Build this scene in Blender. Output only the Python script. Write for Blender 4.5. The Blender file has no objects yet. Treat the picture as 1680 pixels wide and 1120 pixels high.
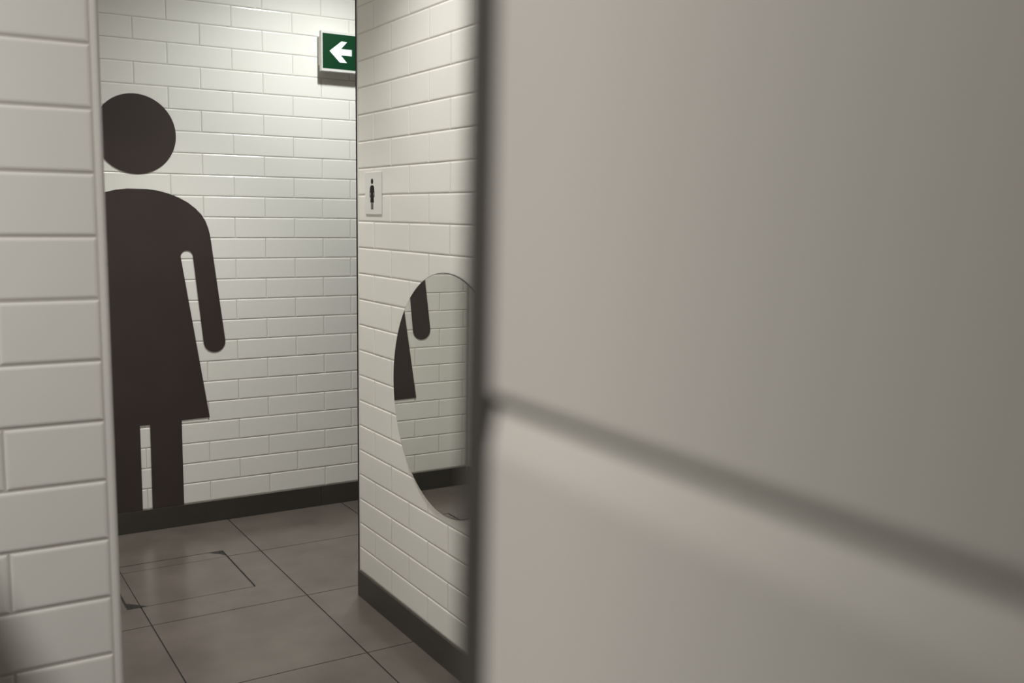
import bpy, bmesh, math, random
from mathutils import Matrix, Vector

random.seed(7)
S = bpy.context.scene
COL = S.collection

# ------------------------------------------------------------------ camera
cam_data = bpy.data.cameras.new('camera')
cam = bpy.data.objects.new('camera', cam_data)
COL.objects.link(cam)
R3 = Matrix(((0.85242, 0.054621, -0.519997),
             (-0.52267, 0.115642, -0.844655),
             (0.013997, 0.991788, 0.127124)))
cam.matrix_world = Matrix.Translation((-0.142079, -4.838594, 1.536946)) @ R3.to_4x4()
cam_data.sensor_fit = 'HORIZONTAL'
cam_data.sensor_width = 36.0
cam_data.lens = 34.6514
cam_data.clip_start = 0.01
cam_data.clip_end = 60
cam_data.dof.use_dof = True
cam_data.dof.focus_distance = 4.2
cam_data.dof.aperture_fstop = 5.8
S.camera = cam

# ------------------------------------------------------------------ view, world
S.view_settings.view_transform = 'Standard'
S.view_settings.look = 'None'
S.view_settings.exposure = 0.0
S.view_settings.gamma = 1.0
S.view_settings.use_curve_mapping = False
world = bpy.data.worlds.new('world')
S.world = world
world.use_nodes = True
world.node_tree.nodes['Background'].inputs[0].default_value = (1.0, 0.9, 0.8, 1)
world.node_tree.nodes['Background'].inputs[1].default_value = 0.02

CEIL = 3.10
# lamps: (name suffix handled by blender) x, y, radius, watts-like emission, colour
LAMPS = [   # x, y, watts, beam half angle, soft size, colour, label
    (1.67, -0.79, 112.0, 75, 0.06, (0.96, 1.0, 0.97), 'round ceiling downlight close to the back wall above the green arrow sign'),
    (0.88, -0.80, 125.0, 38, 0.06, (1.0, 0.985, 0.94), 'added round ceiling downlight over the access cover, brightening the wall with the woman figure'),  # added fill lamp for the middle and foot of the back wall
    (0.85, -2.00, 102.0, 46, 0.06, (1.0, 1.0, 0.96), 'round ceiling downlight over the corridor in front of the round mirror'),
    (-0.80, -4.30, 175.0, 78, 0.13, (1.0, 0.985, 0.95), 'round ceiling downlight over the near tiled wall end, left of the grey door'),
]


# ------------------------------------------------------------------ helpers
def nodes_of(name):
    m = bpy.data.materials.new(name)
    m.use_nodes = True
    nt = m.node_tree
    return m, nt, nt.nodes['Principled BSDF']


def plain(name, col, rough=0.5, metal=0.0, noise=0.0, scale=8.0, bump=0.0, spec=0.5):
    m, nt, b = nodes_of(name)
    b.inputs['Roughness'].default_value = rough
    b.inputs['Metallic'].default_value = metal
    b.inputs['Specular IOR Level'].default_value = spec
    if noise > 0:
        tc = nt.nodes.new('ShaderNodeTexCoord')
        n = nt.nodes.new('ShaderNodeTexNoise')
        n.inputs['Scale'].default_value = scale
        n.inputs['Detail'].default_value = 6
        r = nt.nodes.new('ShaderNodeValToRGB')
        r.color_ramp.elements[0].position = 0.3
        r.color_ramp.elements[1].position = 0.7
        r.color_ramp.elements[0].color = tuple(c * (1 - noise) for c in col) + (1,)
        r.color_ramp.elements[1].color = tuple(min(1, c * (1 + noise)) for c in col) + (1,)
        nt.links.new(tc.outputs['Object'], n.inputs['Vector'])
        nt.links.new(n.outputs['Fac'], r.inputs['Fac'])
        nt.links.new(r.outputs['Color'], b.inputs['Base Color'])
        if bump > 0:
            bp = nt.nodes.new('ShaderNodeBump')
            bp.inputs['Strength'].default_value = bump
            bp.inputs['Distance'].default_value = 0.002
            nt.links.new(n.outputs['Fac'], bp.inputs['Height'])
            nt.links.new(bp.outputs['Normal'], b.inputs['Normal'])
    else:
        b.inputs['Base Color'].default_value = tuple(col) + (1,)
    return m


def emit(name, col, strength):
    m, nt, b = nodes_of(name)
    b.inputs['Base Color'].default_value = (0.8, 0.8, 0.8, 1)
    b.inputs['Emission Color'].default_value = tuple(col) + (1,)
    b.inputs['Emission Strength'].default_value = strength
    return m


def stone(name, base, rough):
    """porcelain floor stone: broad mottling plus fine speckle"""
    m, nt, b = nodes_of(name)
    tc = nt.nodes.new('ShaderNodeTexCoord')
    n1 = nt.nodes.new('ShaderNodeTexNoise'); n1.inputs['Scale'].default_value = 5; n1.inputs['Detail'].default_value = 5
    n2 = nt.nodes.new('ShaderNodeTexNoise'); n2.inputs['Scale'].default_value = 260; n2.inputs['Detail'].default_value = 3
    for n in (n1, n2):
        nt.links.new(tc.outputs['Object'], n.inputs['Vector'])
    mx = nt.nodes.new('ShaderNodeMath'); mx.operation = 'MULTIPLY_ADD'
    mx.inputs[1].default_value = 0.30
    nt.links.new(n2.outputs['Fac'], mx.inputs[0])
    nt.links.new(n1.outputs['Fac'], mx.inputs[2])
    r = nt.nodes.new('ShaderNodeValToRGB')
    r.color_ramp.elements[0].position = 0.35
    r.color_ramp.elements[1].position = 0.95
    r.color_ramp.elements[0].color = tuple(c * 0.82 for c in base) + (1,)
    r.color_ramp.elements[1].color = tuple(c * 1.22 for c in base) + (1,)
    nt.links.new(mx.outputs[0], r.inputs['Fac'])
    nt.links.new(r.outputs['Color'], b.inputs['Base Color'])
    rr = nt.nodes.new('ShaderNodeMapRange')
    rr.inputs['To Min'].default_value = rough - 0.02
    rr.inputs['To Max'].default_value = rough + 0.02
    nt.links.new(n1.outputs['Fac'], rr.inputs['Value'])
    nt.links.new(rr.outputs['Result'], b.inputs['Roughness'])
    bp = nt.nodes.new('ShaderNodeBump'); bp.inputs['Strength'].default_value = 0.03; bp.inputs['Distance'].default_value = 0.001
    nt.links.new(n2.outputs['Fac'], bp.inputs['Height'])
    nt.links.new(bp.outputs['Normal'], b.inputs['Normal'])
    return m


def glaze(name, col, rough):
    """glazed wall tile with a faint ripple in the glaze"""
    m, nt, b = nodes_of(name)
    tc = nt.nodes.new('ShaderNodeTexCoord')
    n = nt.nodes.new('ShaderNodeTexNoise'); n.inputs['Scale'].default_value = 14; n.inputs['Detail'].default_value = 3
    nt.links.new(tc.outputs['Object'], n.inputs['Vector'])
    bp = nt.nodes.new('ShaderNodeBump'); bp.inputs['Strength'].default_value = 0.06; bp.inputs['Distance'].default_value = 0.004
    nt.links.new(n.outputs['Fac'], bp.inputs['Height'])
    nt.links.new(bp.outputs['Normal'], b.inputs['Normal'])
    b.inputs['Base Color'].default_value = tuple(col) + (1,)
    b.inputs['Roughness'].default_value = rough
    return m


M = {}
M['tile'] = glaze('white_glazed_tile', (0.87, 0.848, 0.80), 0.19)
M['grout'] = plain('light_grout', (0.60, 0.57, 0.52), 0.85)
M['edge'] = plain('white_edge_profile', (0.87, 0.85, 0.81), 0.25)
M['black_edge'] = plain('dark_edge_profile', (0.012, 0.010, 0.009), 0.55, spec=0.25)
M['door_edge'] = plain('charcoal_edge_band', (0.055, 0.050, 0.044), 0.55)
M['floor'] = stone('grey_brown_floor_stone', (0.114, 0.096, 0.084), 0.21)
M['joint'] = plain('dark_floor_joint', (0.018, 0.016, 0.014), 0.9)
M['skirting'] = stone('dark_skirting_stone', (0.050, 0.045, 0.038), 0.36)
M['vinyl'] = plain('dark_brown_vinyl', (0.048, 0.035, 0.033), 0.42, noise=0.08, scale=4)
M['black_vinyl'] = plain('black_vinyl', (0.004, 0.004, 0.004), 0.5, spec=0.2)
M['grey_vinyl'] = plain('grey_vinyl', (0.07, 0.07, 0.068), 0.4)
M['plate'] = plain('off_white_plate', (0.80, 0.785, 0.75), 0.25)
M['mirror'] = plain('mirror_silver', (0.80, 0.81, 0.78), 0.0, metal=1.0)
M['rim'] = plain('mirror_edge', (0.03, 0.033, 0.03), 0.3)
M['backing'] = plain('mirror_backing', (0.05, 0.05, 0.05), 0.6)
M['sign_body'] = plain('sign_housing', (0.66, 0.65, 0.62), 0.4)
M['sign_green'] = plain('sign_green', (0.0015, 0.040, 0.013), 0.45, spec=0.25)
M['sign_white'] = plain('sign_arrow_white', (0.86, 0.88, 0.92), 0.4)
M['steel'] = plain('dark_steel', (0.035, 0.033, 0.03), 0.4, metal=0.5)
M['hole'] = plain('black_hole', (0.004, 0.004, 0.004), 0.9)
M['laminate'] = plain('pale_grey_laminate', (0.60, 0.57, 0.52), 0.5)
M['paint'] = plain('white_ceiling_paint', (0.78, 0.77, 0.74), 0.9)
M['dim_paint'] = plain('grey_wall_paint', (0.38, 0.35, 0.32), 0.9)
M['glow'] = emit('lamp_glow', (1.0, 0.99, 0.95), 6.0)
M['lamp_ring'] = plain('lamp_ring', (0.7, 0.7, 0.7), 0.4)


def link(name, bm, mats, parent=None):
    me = bpy.data.meshes.new(name)
    bmesh.ops.recalc_face_normals(bm, faces=bm.faces)
    bm.to_mesh(me)
    bm.free()
    for m in (mats if isinstance(mats, (list, tuple)) else [mats]):
        me.materials.append(m)
    o = bpy.data.objects.new(name, me)
    COL.objects.link(o)
    if parent:
        o.parent = parent
        o.matrix_parent_inverse = parent.matrix_world.inverted()
    return o


def tag(o, label, cat, kind=None, group=None):
    o['label'] = label
    o['category'] = cat
    if kind:
        o['kind'] = kind
    if group:
        o['group'] = group
    return o


def thing(name, loc, label, cat, group=None):
    o = bpy.data.objects.new(name, None)
    o.location = loc
    COL.objects.link(o)
    o.matrix_world = Matrix.Translation(loc)
    return tag(o, label, cat, group=group)


def box(bm, x0, x1, y0, y1, z0, z1, mat=0):
    v = [bm.verts.new(c) for c in ((x0, y0, z0), (x1, y0, z0), (x1, y1, z0), (x0, y1, z0),
                                   (x0, y0, z1), (x1, y0, z1), (x1, y1, z1), (x0, y1, z1))]
    for q in ((0, 3, 2, 1), (4, 5, 6, 7), (0, 1, 5, 4), (1, 2, 6, 5), (2, 3, 7, 6), (3, 0, 4, 7)):
        f = bm.faces.new([v[i] for i in q])
        f.material_index = mat


def bevelled_box(x0, x1, y0, y1, z0, z1, r, seg=2):
    bm = bmesh.new()
    box(bm, x0, x1, y0, y1, z0, z1)
    bmesh.ops.bevel(bm, geom=list(bm.edges), offset=r, segments=seg, affect='EDGES', profile=0.5)
    return bm


def prism(bm, pts, to3, d0, d1, mat=0):
    """extrude a 2D outline between depths d0 and d1; to3(a, b, d) gives the point"""
    lo = [bm.verts.new(to3(a, b, d0)) for a, b in pts]
    hi = [bm.verts.new(to3(a, b, d1)) for a, b in pts]
    n = len(pts)
    for f in (bm.faces.new(lo), bm.faces.new(hi)):
        f.material_index = mat
    for i in range(n):
        f = bm.faces.new((lo[i], lo[(i + 1) % n], hi[(i + 1) % n], hi[i]))
        f.material_index = mat


def arc(cx, cz, r, a0, a1, n):
    return [(cx + r * math.cos(math.radians(a0 + (a1 - a0) * i / n)),
             cz + r * math.sin(math.radians(a0 + (a1 - a0) * i / n))) for i in range(n + 1)]


# ring profile of one glazed tile: inset from its edge, height below the face
RINGS = ((0.0, -0.0030), (0.0005, -0.0016), (0.0024, -0.0006), (0.0055, 0.0))


def tile_field(bm, P, u0, u1, v0, v1, vbase, course, length, phase, odd, gap=0.0011, tilt=1.0, mat=0):
    """running-bond tiles; P(u, v, h) maps wall coordinates to space. rows counted from vbase;
    row parity 'odd' rows are shifted by half a tile"""
    r0 = math.floor((v0 - vbase) / course - 1e-6)
    r1 = math.ceil((v1 - vbase) / course + 1e-6)
    for r in range(r0, r1):
        a, b = max(v0, vbase + r * course), min(v1, vbase + (r + 1) * course)
        if b - a < 0.014:
            continue
        ph = phase + (length / 2 if (r % 2) == odd else 0.0)
        k0 = math.floor((u0 - ph) / length)
        k1 = math.ceil((u1 - ph) / length)
        for k in range(k0, k1):
            c, d = max(u0, ph + k * length), min(u1, ph + (k + 1) * length)
            if d - c < 0.012:
                continue
            ta, tb = random.gauss(0, 0.0011) * tilt, random.gauss(0, 0.0022) * tilt
            lift = random.gauss(0, 0.00012)
            mu, mv = (c + d) / 2, (a + b) / 2
            rings = []
            for off, h in RINGS:
                o = off + gap
                rings.append([bm.verts.new(P(x, y, h + lift + ta * (x - mu) + tb * (y - mv)))
                              for x, y in ((c + o, a + o), (d - o, a + o), (d - o, b - o), (c + o, b - o))])
            for q0, q1 in zip(rings, rings[1:]):
                for i in range(4):
                    f = bm.faces.new((q0[i], q0[(i + 1) % 4], q1[(i + 1) % 4], q1[i]))
                    f.material_index = mat
            f = bm.faces.new(rings[-1])
            f.material_index = mat


# ------------------------------------------------------------------ the setting
BX0, BX1 = 0.165, 3.40          # back wall extent
RX = 1.3572                     # right wall face
RY0 = -1.2535                   # right wall free end
PY = -3.1408                    # pillar face (end of the left wall)
SK = 0.1055                     # skirting height
NEAR = -5.9

# floor with 600 mm tiles, cut around the access cover
CV = (0.5148, 1.0212, -0.9575, -0.4535)   # cover outline x0 x1 y0 y1
fl = bmesh.new()
box(fl, -2.2, BX1 + 0.1, NEAR - 0.1, 0.1, -0.06, -0.0025, 1)
XJ = [1.1700 + 0.6035 * i for i in range(-6, 5)]
YJ = [-0.5420 - 0.6100 * i for i in range(-1, 10)]


def slab(bm, x0, x1, y0, y1, mat=0, top=0.0):
    x0, x1 = max(x0, -2.2), min(x1, BX1)
    y0, y1 = max(y0, NEAR), min(y1, 0.0)
    if x1 - x0 < 0.002 or y1 - y0 < 0.002:
        return
    vs = [bm.verts.new(c) for c in ((x0, y0, top), (x1, y0, top), (x1, y1, top), (x0, y1, top))]
    lo = [bm.verts.new((v.co.x, v.co.y, -0.0025)) for v in vs]
    bm.faces.new(vs).material_index = mat
    for i in range(4):
        bm.faces.new((lo[i], lo[(i + 1) % 4], vs[(i + 1) % 4], vs[i])).material_index = 1


def cut_slab(bm, x0, x1, y0, y1, hole):
    hx0, hx1, hy0, hy1 = hole
    if x1 <= hx0 or x0 >= hx1 or y1 <= hy0 or y0 >= hy1:
        slab(bm, x0, x1, y0, y1)
        return
    slab(bm, x0, min(x1, hx0), y0, y1)
    slab(bm, max(x0, hx1), x1, y0, y1)
    a, b = max(x0, hx0), min(x1, hx1)
    slab(bm, a, b, y0, min(y1, hy0))
    slab(bm, a, b, max(y0, hy1), y1)


g = 0.0018
for xa, xb in zip(XJ, XJ[1:]):
    for yb, ya in zip(YJ, YJ[1:]):
        cut_slab(fl, xa + g * 1.4, xb - g * 1.4, ya + g, yb - g, CV)
floor = link('floor', fl, [M['floor'], M['joint']])
tag(floor, 'grey brown stone tiled floor with thin dark joints', 'floor', 'structure')

# ceiling
ce = bmesh.new()
box(ce, -2.2, BX1 + 0.1, NEAR - 0.1, 0.1, CEIL, CEIL + 0.1)
tag(link('ceiling', ce, M['paint']), 'plain white ceiling over the washroom corridor', 'ceiling', 'structure')

# back wall
bw = bmesh.new()
box(bw, BX0 - 0.3, BX1 + 0.1, 0.0018, 0.15, 0.0, CEIL, 1)
tile_field(bw, lambda u, v, h: (u, -h, v), BX0, BX1, SK, CEIL, 0.10598, 0.1, 0.30037, 0.78941, 1)
tag(link('wall_back', bw, [M['tile'], M['grout']]), 'far wall of white running bond tiles behind the large woman figure', 'wall', 'structure')

# right wall, with its free end towards the passage
rw = bmesh.new()
box(rw, RX + 0.0018, RX + 0.14, NEAR, RY0, 0.0, CEIL, 1)
tile_field(rw, lambda u, v, h: (RX - h, u, v), -5.0, RY0 - 0.004, SK, CEIL, 0.10416, 0.1, 0.30156, -1.40731, 0)
tag(link('wall_right', rw, [M['tile'], M['grout']]), 'white tiled wall carrying the round mirror and the small sign', 'wall', 'structure')

# left wall: corridor side and the end face nearest the camera
lw = bmesh.new()
LX0, LX = 0.1370, 0.1540       # corridor face at its near and far end
lface = lambda y: LX0 + (LX - LX0) * (y - PY) / -PY
prism(lw, [(-0.75, PY + 0.0018), (LX0 - 0.012, PY + 0.0018), (LX0 - 0.0018, PY + 0.028), (LX - 0.0018, 0.0), (-0.75, 0.0)],
      lambda a, b, d: (a, b, d), 0.0, CEIL, 1)
tile_field(lw, lambda u, v, h: (lface(u) + h, u, v), PY + 0.016, -0.001, SK, CEIL, 0.10598, 0.1, 0.30037, -0.02, 0)
XE = 0.1225                      # right end of the tiles on the end face
tile_field(lw, lambda u, v, h: (u, PY - h, v), -0.75, XE, SK, CEIL, 1.79339 - 1.6, 0.1, 0.30037, XE - 0.1505, 0, gap=0.0014)
tag(link('wall_left', lw, [M['tile'], M['grout']]), 'near white tiled wall end at the left edge of the photo', 'wall', 'structure')

# rounded white corner profile on that wall end
tr = bmesh.new()
EX = 0.1366
pts = [(XE + 0.0012, PY + 0.006), (XE + 0.0012, PY - 0.0004)] + \
      [(EX - 0.008 + 0.008 * math.sin(math.radians(a)), PY + 0.0076 - 0.008 * math.cos(math.radians(a))) for a in range(0, 91, 15)] + \
      [(EX, PY + 0.029), (EX - 0.006, PY + 0.029)]
prism(tr, pts, lambda a, b, d: (a, b, d), 0.0, CEIL)
tag(link('trim_1', tr, M['edge']), 'rounded white corner profile along the near left wall end', 'trim', 'structure')

# dark metal profile closing the free end of the right wall
t2 = bmesh.new()
box(t2, RX - 0.001, RX + 0.142, RY0, RY0 + 0.0130, 0.0, CEIL)
tag(link('trim_2', t2, M['black_edge']), 'thin dark edge strip at the end of the mirror wall', 'trim', 'structure')
t3 = bmesh.new()
box(t3, RX - 0.0006, RX + 0.002, RY0 - 0.0042, RY0 - 0.0002, SK, CEIL)
tag(link('trim_3', t3, M['edge']), 'fine white tile edge line beside the dark strip', 'trim', 'structure')

# dark stone skirtings made of separate lengths
sb = bmesh.new()
xs = [BX0, 0.455, 1.0585, 1.6600, 2.2635, 2.867, BX1]
xs = [BX0, 0.453, 1.0565, 1.6600, 2.2635, 2.867, BX1]
xs = [BX0, 1.6600, 2.2635, 2.867, BX1]
for a, b in zip(xs, xs[1:]):
    box(sb, a + 0.0010, b - 0.0010, -0.0095, 0.0018, 0.0, SK - 0.0012)
tag(link('baseboard_back', sb, M['skirting']), 'dark stone skirting along the foot of the far wall', 'baseboard', 'structure')
sr = bmesh.new()
ys = [RY0 + 0.004, -2.45, -3.05, -3.65, -4.25, NEAR]
for a, b in zip(ys, ys[1:]):
    box(sr, RX - 0.0075, RX + 0.0018, b + 0.001, a - 0.001, 0.0, SK - 0.0012)
tag(link('baseboard_right', sr, M['skirting']), 'dark stone skirting under the mirror wall', 'baseboard', 'structure')
sl = bmesh.new()
ys = [0.0, -0.6, -1.2, -1.8, -2.4, -3.0, PY + 0.034]
for a, b in zip(ys, ys[1:]):
    ya, yb = a - (0.011 if a == 0.0 else 0.001), b + 0.001
    prism(sl, [(lface(yb) - 0.0018, yb), (lface(yb) + 0.0085, yb), (lface(ya) + 0.0085, ya), (lface(ya) - 0.0018, ya)],
          lambda p, q, d: (p, q, d), 0.0, SK - 0.0012)
tag(link('baseboard_left', sl, M['skirting']), 'dark stone skirting of the left wall seen in the mirror', 'baseboard', 'structure')

# walls that close the place outside the frame
wf = bmesh.new()
box(wf, BX1, BX1 + 0.1, NEAR, 0.0, 0.0, CEIL)
tag(link('wall_far_right', wf, M['dim_paint']), 'plain wall closing the side passage outside the frame', 'wall', 'structure')
wn = bmesh.new()
box(wn, -2.2, BX1, NEAR - 0.1, NEAR, 0.0, CEIL)
tag(link('wall_near', wn, M['dim_paint']), 'plain wall behind the camera position', 'wall', 'structure')
wl = bmesh.new()
box(wl, -2.3, -2.2, NEAR, 0.0, 0.0, CEIL)
tag(link('wall_far_left', wl, M['dim_paint']), 'plain wall left of the camera outside the frame', 'wall', 'structure')

wj = bmesh.new()  # added light blocker: dims the door panel towards the camera
box(wj, -0.45, -0.35, NEAR, -4.58, 0.0, CEIL)
tag(link('wall_door_blocker', wj, M['dim_paint']), 'unseen plain wall added beside the camera to shade the near grey door', 'wall', 'structure')

wh = bmesh.new()
box(wh, -0.060, 0.080, NEAR, -5.525, 0.0, CEIL)
tag(link('wall_near_right', wh, M['dim_paint']), 'plain wall return that carries the near grey door', 'wall', 'structure')
wk = bmesh.new()  # unseen low wall, added to cast shade on the tiled end's lower left
box(wk, -0.30, -0.20, -3.95, PY - 0.003, 0.0, 1.36)
tag(link('wall_low_blocker', wk, M['dim_paint']), 'unseen low wall added left of the frame to shade the near tiled wall end', 'wall', 'structure')

# ------------------------------------------------------------------ floor access cover
cov = thing('access_cover', ((CV[0] + CV[1]) / 2, (CV[2] + CV[3]) / 2, 0.0),
            'square stone inlaid access cover with black frame lines set in the floor', 'access cover')
ins = bmesh.new()
cx0, cx1, cy0, cy1 = CV
il, irr, ib, it = cx0 + 0.0085, cx1 - 0.0075, cy0 + 0.0036, cy1 - 0.0042
for xa, xb in zip(XJ, XJ[1:]):
    for yb, ya in zip(YJ, YJ[1:]):
        slab(ins, max(xa + 0.0018, il), min(xb - 0.0018, irr), max(ya + 0.0013, ib), min(yb - 0.0013, it), 0, -0.0002)
link('inlay', ins, [M['floor'], M['joint']], cov)
fr = bmesh.new()
oo = [(cx0 + 0.0004, cy0 + 0.0004), (cx1 - 0.0004, cy0 + 0.0004), (cx1 - 0.0004, cy1 - 0.0004), (cx0 + 0.0004, cy1 - 0.0004)]
ii = [(cx0 + 0.0030, cy0 + 0.0010), (cx1 - 0.0030, cy0 + 0.0010), (cx1 - 0.0030, cy1 - 0.0010), (cx0 + 0.0030, cy1 - 0.0010)]
for z in (0.0001, -0.0024):
    fr.verts.ensure_lookup_table()
    vo = [fr.verts.new((*q, z)) for q in oo]
    vi = [fr.verts.new((*q, z)) for q in ii]
    for i in range(4):
        fr.faces.new((vo[i], vo[(i + 1) % 4], vi[(i + 1) % 4], vi[i]))
    if z > 0:
        top = vo, vi
for t, w in zip(top, (vo, vi)):
    for i in range(4):
        fr.faces.new((t[i], t[(i + 1) % 4], w[(i + 1) % 4], w[i]))
link('frame', fr, M['steel'], cov)
for tri, hole in ((((0.9545, cy1 - 0.0035), (cx1 - 0.008, cy1 - 0.0035), (cx1 - 0.008, -0.5225), (0.9985, -0.5000)), (1.0035, -0.4745)),
                  (((cx0 + 0.009, cy0 + 0.0025), (0.5895, cy0 + 0.0035), (0.5270, -0.8920), (cx0 + 0.009, -0.8900)), (0.5340, -0.9405))):
    cp = bmesh.new()
    prism(cp, tri, lambda a, b, d: (a, b, d), -0.0024, 0.0003)
    plate = link('corner_plate', cp, M['steel'], cov)
    hb = bmesh.new()
    prism(hb, arc(hole[0], hole[1], 0.0055, 0, 345, 23), lambda a, b, d: (a, b, d), 0.0002, 0.0006)
    h = link('lifting_hole', hb, M['hole'], plate)

# ------------------------------------------------------------------ large woman figure on the far wall
FX = 0.788
fig = thing('woman_pictogram', (FX, -0.002, SK),
            'huge dark brown woman figure covering the far white tiled wall', 'pictogram')
to_back = lambda a, b, d: (a, -d, b)
hd = bmesh.new()
prism(hd, arc(FX, 1.8826, 0.1815, 0, 357, 119), to_back, 0.0012, 0.0028)
link('head', hd, M['vinyl'], fig)
half = [(0.0, 1.6335), (0.045, 1.6333), (0.095, 1.6268), (0.1397, 1.6150), (0.186, 1.5975), (0.228, 1.5745), (0.262, 1.5480),
        (0.2895, 1.5190), (0.3085, 1.4880), (0.3200, 1.4560), (0.3275, 1.4250), (0.3325, 1.3900), (0.3905, 0.9070)]
half += [(0.3380 + 0.0525 * math.cos(math.radians(a)), 0.9040 + 0.0525 * math.sin(math.radians(a))) for a in range(-12, -169, -12)]
half += [(0.2852, 0.9000), (0.2450, 1.3200)]
half += [(0.2165 + 0.0285 * math.cos(math.radians(a)), 1.3190 + 0.0285 * math.sin(math.radians(a))) for a in range(15, 166, 15)]
half += [(0.1874, 1.3200), (0.3055, 0.5295), (0.1705, 0.5275), (0.1705, SK), (0.0228, SK), (0.0228, 0.5185)]
outline = [(FX + a, b) for a, b in half] + [(FX - a, b) for a, b in reversed(half) if a > 0]
bd = bmesh.new()
prism(bd, outline, to_back, 0.0012, 0.0028)
link('body', bd, M['vinyl'], fig)

# ------------------------------------------------------------------ emergency exit arrow sign
sg = thing('exit_sign', (1.770, 0.0, 2.333), 'green box sign with white left arrow high on the far wall', 'sign')
link('mounting_plate', bevelled_box(1.673, 1.868, -0.030, 0.0, 2.266, 2.398, 0.002), M['sign_body'], sg)
link('housing', bevelled_box(1.6690, 1.8715, -0.0590, -0.0295, 2.2345, 2.4310, 0.0025), M['sign_body'], sg)
pn = bmesh.new()
box(pn, 1.6752, 1.8655, -0.0602, -0.0588, 2.2490, 2.4175)
panel = link('panel', pn, M['sign_green'], sg)
panel['label'] = 'dark green sign face'
ar = bmesh.new()
prism(ar, [(1.7108, 2.3340), (1.7737, 2.3850), (1.8045, 2.3840), (1.7718, 2.3482), (1.8287, 2.3482), (1.8287, 2.3172),
           (1.7705, 2.3172), (1.8030, 2.2822), (1.7640, 2.2818)], to_back, 0.0600, 0.0608)
a_ = link('arrow', ar, M['sign_white'], panel)
a_['label'] = 'white arrow pointing left'

# ------------------------------------------------------------------ small women's room sign
ws = thing('restroom_sign', (RX, -1.4085, 1.611), 'small white plate with a black woman symbol on the mirror wall', 'sign')
link('plate', bevelled_box(RX - 0.0034, RX - 0.0004, -1.4840, -1.3330, 1.5325, 1.6888, 0.0010, 1), M['plate'], ws)
to_right = lambda a, b, d: (RX - d, -1.3998 - a, b)
WD0, WD1 = 0.0033, 0.0039
pc = bmesh.new()
prism(pc, arc(0, 1.6540, 0.0102, 0, 345, 23), to_right, WD0, WD1)
prism(pc, [(-0.0165, 1.5765), (0.0165, 1.5765), (0.0125, 1.6130), (0.0188, 1.6120), (0.0200, 1.6250), (0.0170, 1.6345), (0.0100, 1.6392), (0, 1.6400),
           (-0.0100, 1.6392), (-0.0170, 1.6345), (-0.0200, 1.6250), (-0.0188, 1.6120), (-0.0125, 1.6130)], to_right, WD0, WD1)
pic = link('woman_symbol', pc, M['black_vinyl'], ws)
pa = bmesh.new()
for s in (-1, 1):
    prism(pa, [(s * 0.0148, 1.5955), (s * 0.0222, 1.5955), (s * 0.0222, 1.6170), (s * 0.0190, 1.6170)], to_right, WD0, WD1)
    prism(pa, [(s * 0.0012, 1.5505), (s * 0.0108, 1.5505), (s * 0.0108, 1.5768), (s * 0.0012, 1.5768)], to_right, WD0, WD1 - 0.0002)
lm = link('limbs', pa, M['grey_vinyl'], pic)

# ------------------------------------------------------------------ round mirror
MY, MZ, MR = -1.9968, 0.9410, 0.4065
mr = thing('round_mirror', (RX, MY, MZ), 'large frameless round mirror reflecting the woman figure, on the tiled wall', 'mirror')
disc = lambda a, b, d: (RX - d, a, b)
bk = bmesh.new()
prism(bk, arc(MY, MZ, MR - 0.05, 0, 357.5, 143), disc, 0.0006, 0.0017)
link('backing', bk, M['backing'], mr)
rm = bmesh.new()
N = 180
prof = ((MR - 0.0022, 0.0060), (MR - 0.0006, 0.0056), (MR, 0.0046), (MR, 0.0018), (MR - 0.004, 0.0014))
rg = [[rm.verts.new(disc(MY + r * math.cos(2 * math.pi * i / N), MZ + r * math.sin(2 * math.pi * i / N), d)) for i in range(N)] for r, d in prof]
for q0, q1 in zip(rg, rg[1:]):
    for i in range(N):
        rm.faces.new((q0[i], q0[(i + 1) % N], q1[(i + 1) % N], q1[i])).smooth = True
link('rim', rm, M['rim'], mr)
gl = bmesh.new()
prism(gl, arc(MY, MZ, MR - 0.0022, 0, 358, 179), disc, 0.0018, 0.0060)
link('glass', gl, M['mirror'], mr)

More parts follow.
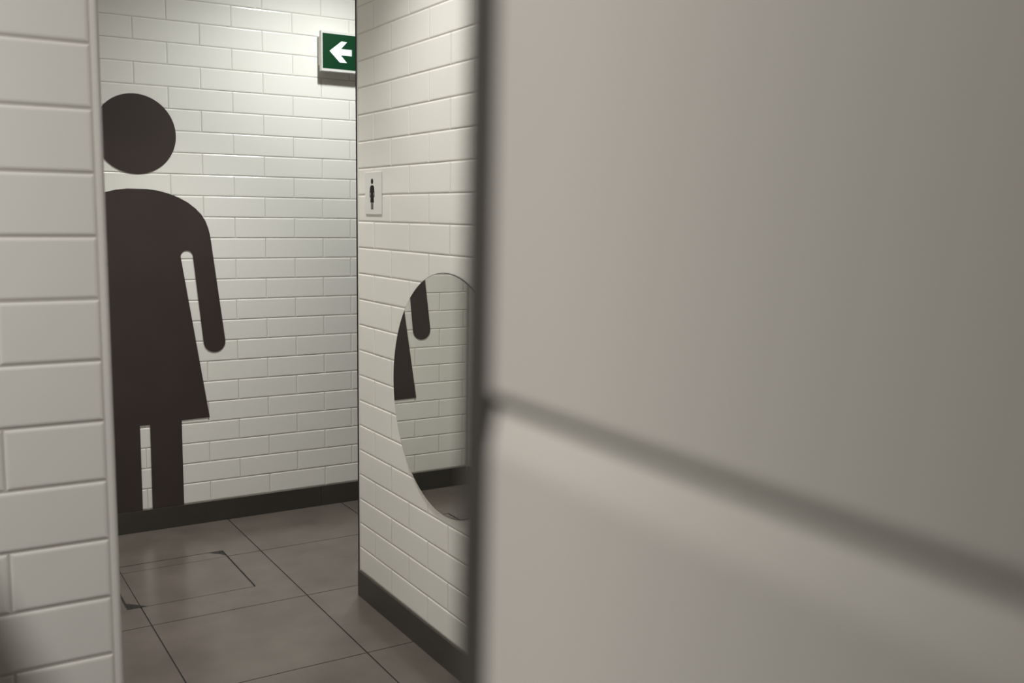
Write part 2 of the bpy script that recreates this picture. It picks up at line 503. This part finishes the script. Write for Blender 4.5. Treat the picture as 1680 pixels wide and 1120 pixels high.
# ------------------------------------------------------------------ near partition door, a grooved panel with a black edge
DX = -0.0370
DY = -4.6471
dr = thing('cubicle_door', (DX + 0.015, DY - 0.4, 0.12),
           'blurred pale grey door panel with a horizontal groove, right in front of the camera', 'door')
ps = bmesh.new()
TH = 0.030
TC, TS = math.cos(math.radians(1.0)), math.sin(math.radians(1.0))   # the door hangs a degree out of plumb
to_door = lambda a, b, d: (a, DY + (d - DY) * TC - (b - 1.49) * TS, 1.49 + (d - DY) * TS + (b - 1.49) * TC)
prof = [(DX, 2.25), (DX, 1.4994), (DX + 0.0003, 1.4990), (DX + 0.0030, 1.4989), (DX + 0.0030, 1.4963), (DX + 0.0013, 1.4962), (DX + 0.0010, 1.4942),
        (DX + 0.0002, 1.4882), (DX, 1.4860), (DX, 0.12), (DX + TH, 0.12), (DX + TH, 2.25)]
prism(ps, prof, to_door, DY - 0.0123, DY - 0.85)
link('panel', ps, M['laminate'], dr)
et = bmesh.new()
prof2 = [(DX - 0.0002, 2.2502), (DX - 0.0002, 0.1198), (DX + TH + 0.0002, 0.1198), (DX + TH + 0.0002, 2.2502)]
prism(et, prof2, to_door, DY, DY - 0.0123)
e_ = link('edge_strip', et, M['door_edge'], dr)
e_['label'] = 'black edge strip of the door'

# ------------------------------------------------------------------ ceiling lamps
RAD = 0.085
for lx, ly, watts, half_angle, soft, col, lab in LAMPS:
    lt = thing('downlight', (lx, ly, CEIL), lab, 'ceiling lamp', 'ceiling downlights')
    rb = bmesh.new()
    n = 48
    rings = [[rb.verts.new((lx + r * math.cos(2 * math.pi * k / n), ly + r * math.sin(2 * math.pi * k / n), z)) for k in range(n)]
             for r, z in ((RAD, CEIL - 0.001), (RAD, CEIL - 0.010), (RAD + 0.006, CEIL - 0.012), (RAD + 0.018, CEIL - 0.006), (RAD + 0.020, CEIL))]
    for q0, q1 in zip(rings, rings[1:]):
        for k in range(n):
            rb.faces.new((q0[k], q0[(k + 1) % n], q1[(k + 1) % n], q1[k])).smooth = True
    link('ring', rb, M['lamp_ring'], lt)
    db = bmesh.new()
    prism(db, arc(lx, ly, RAD - 0.0005, 0, 352.5, 47), lambda a, b, d: (a, b, d), CEIL - 0.0080, CEIL - 0.0005)
    link('diffuser', db, M['glow'], lt)
    sd = bpy.data.lights.new('beam', 'SPOT')
    sd.energy = watts
    sd.color = col
    sd.spot_size = math.radians(2 * half_angle)
    sd.spot_blend = 1.0
    sd.shadow_soft_size = soft
    so = bpy.data.objects.new('beam', sd)
    COL.objects.link(so)
    so.parent = lt
    so.location = (0, 0, -0.075)
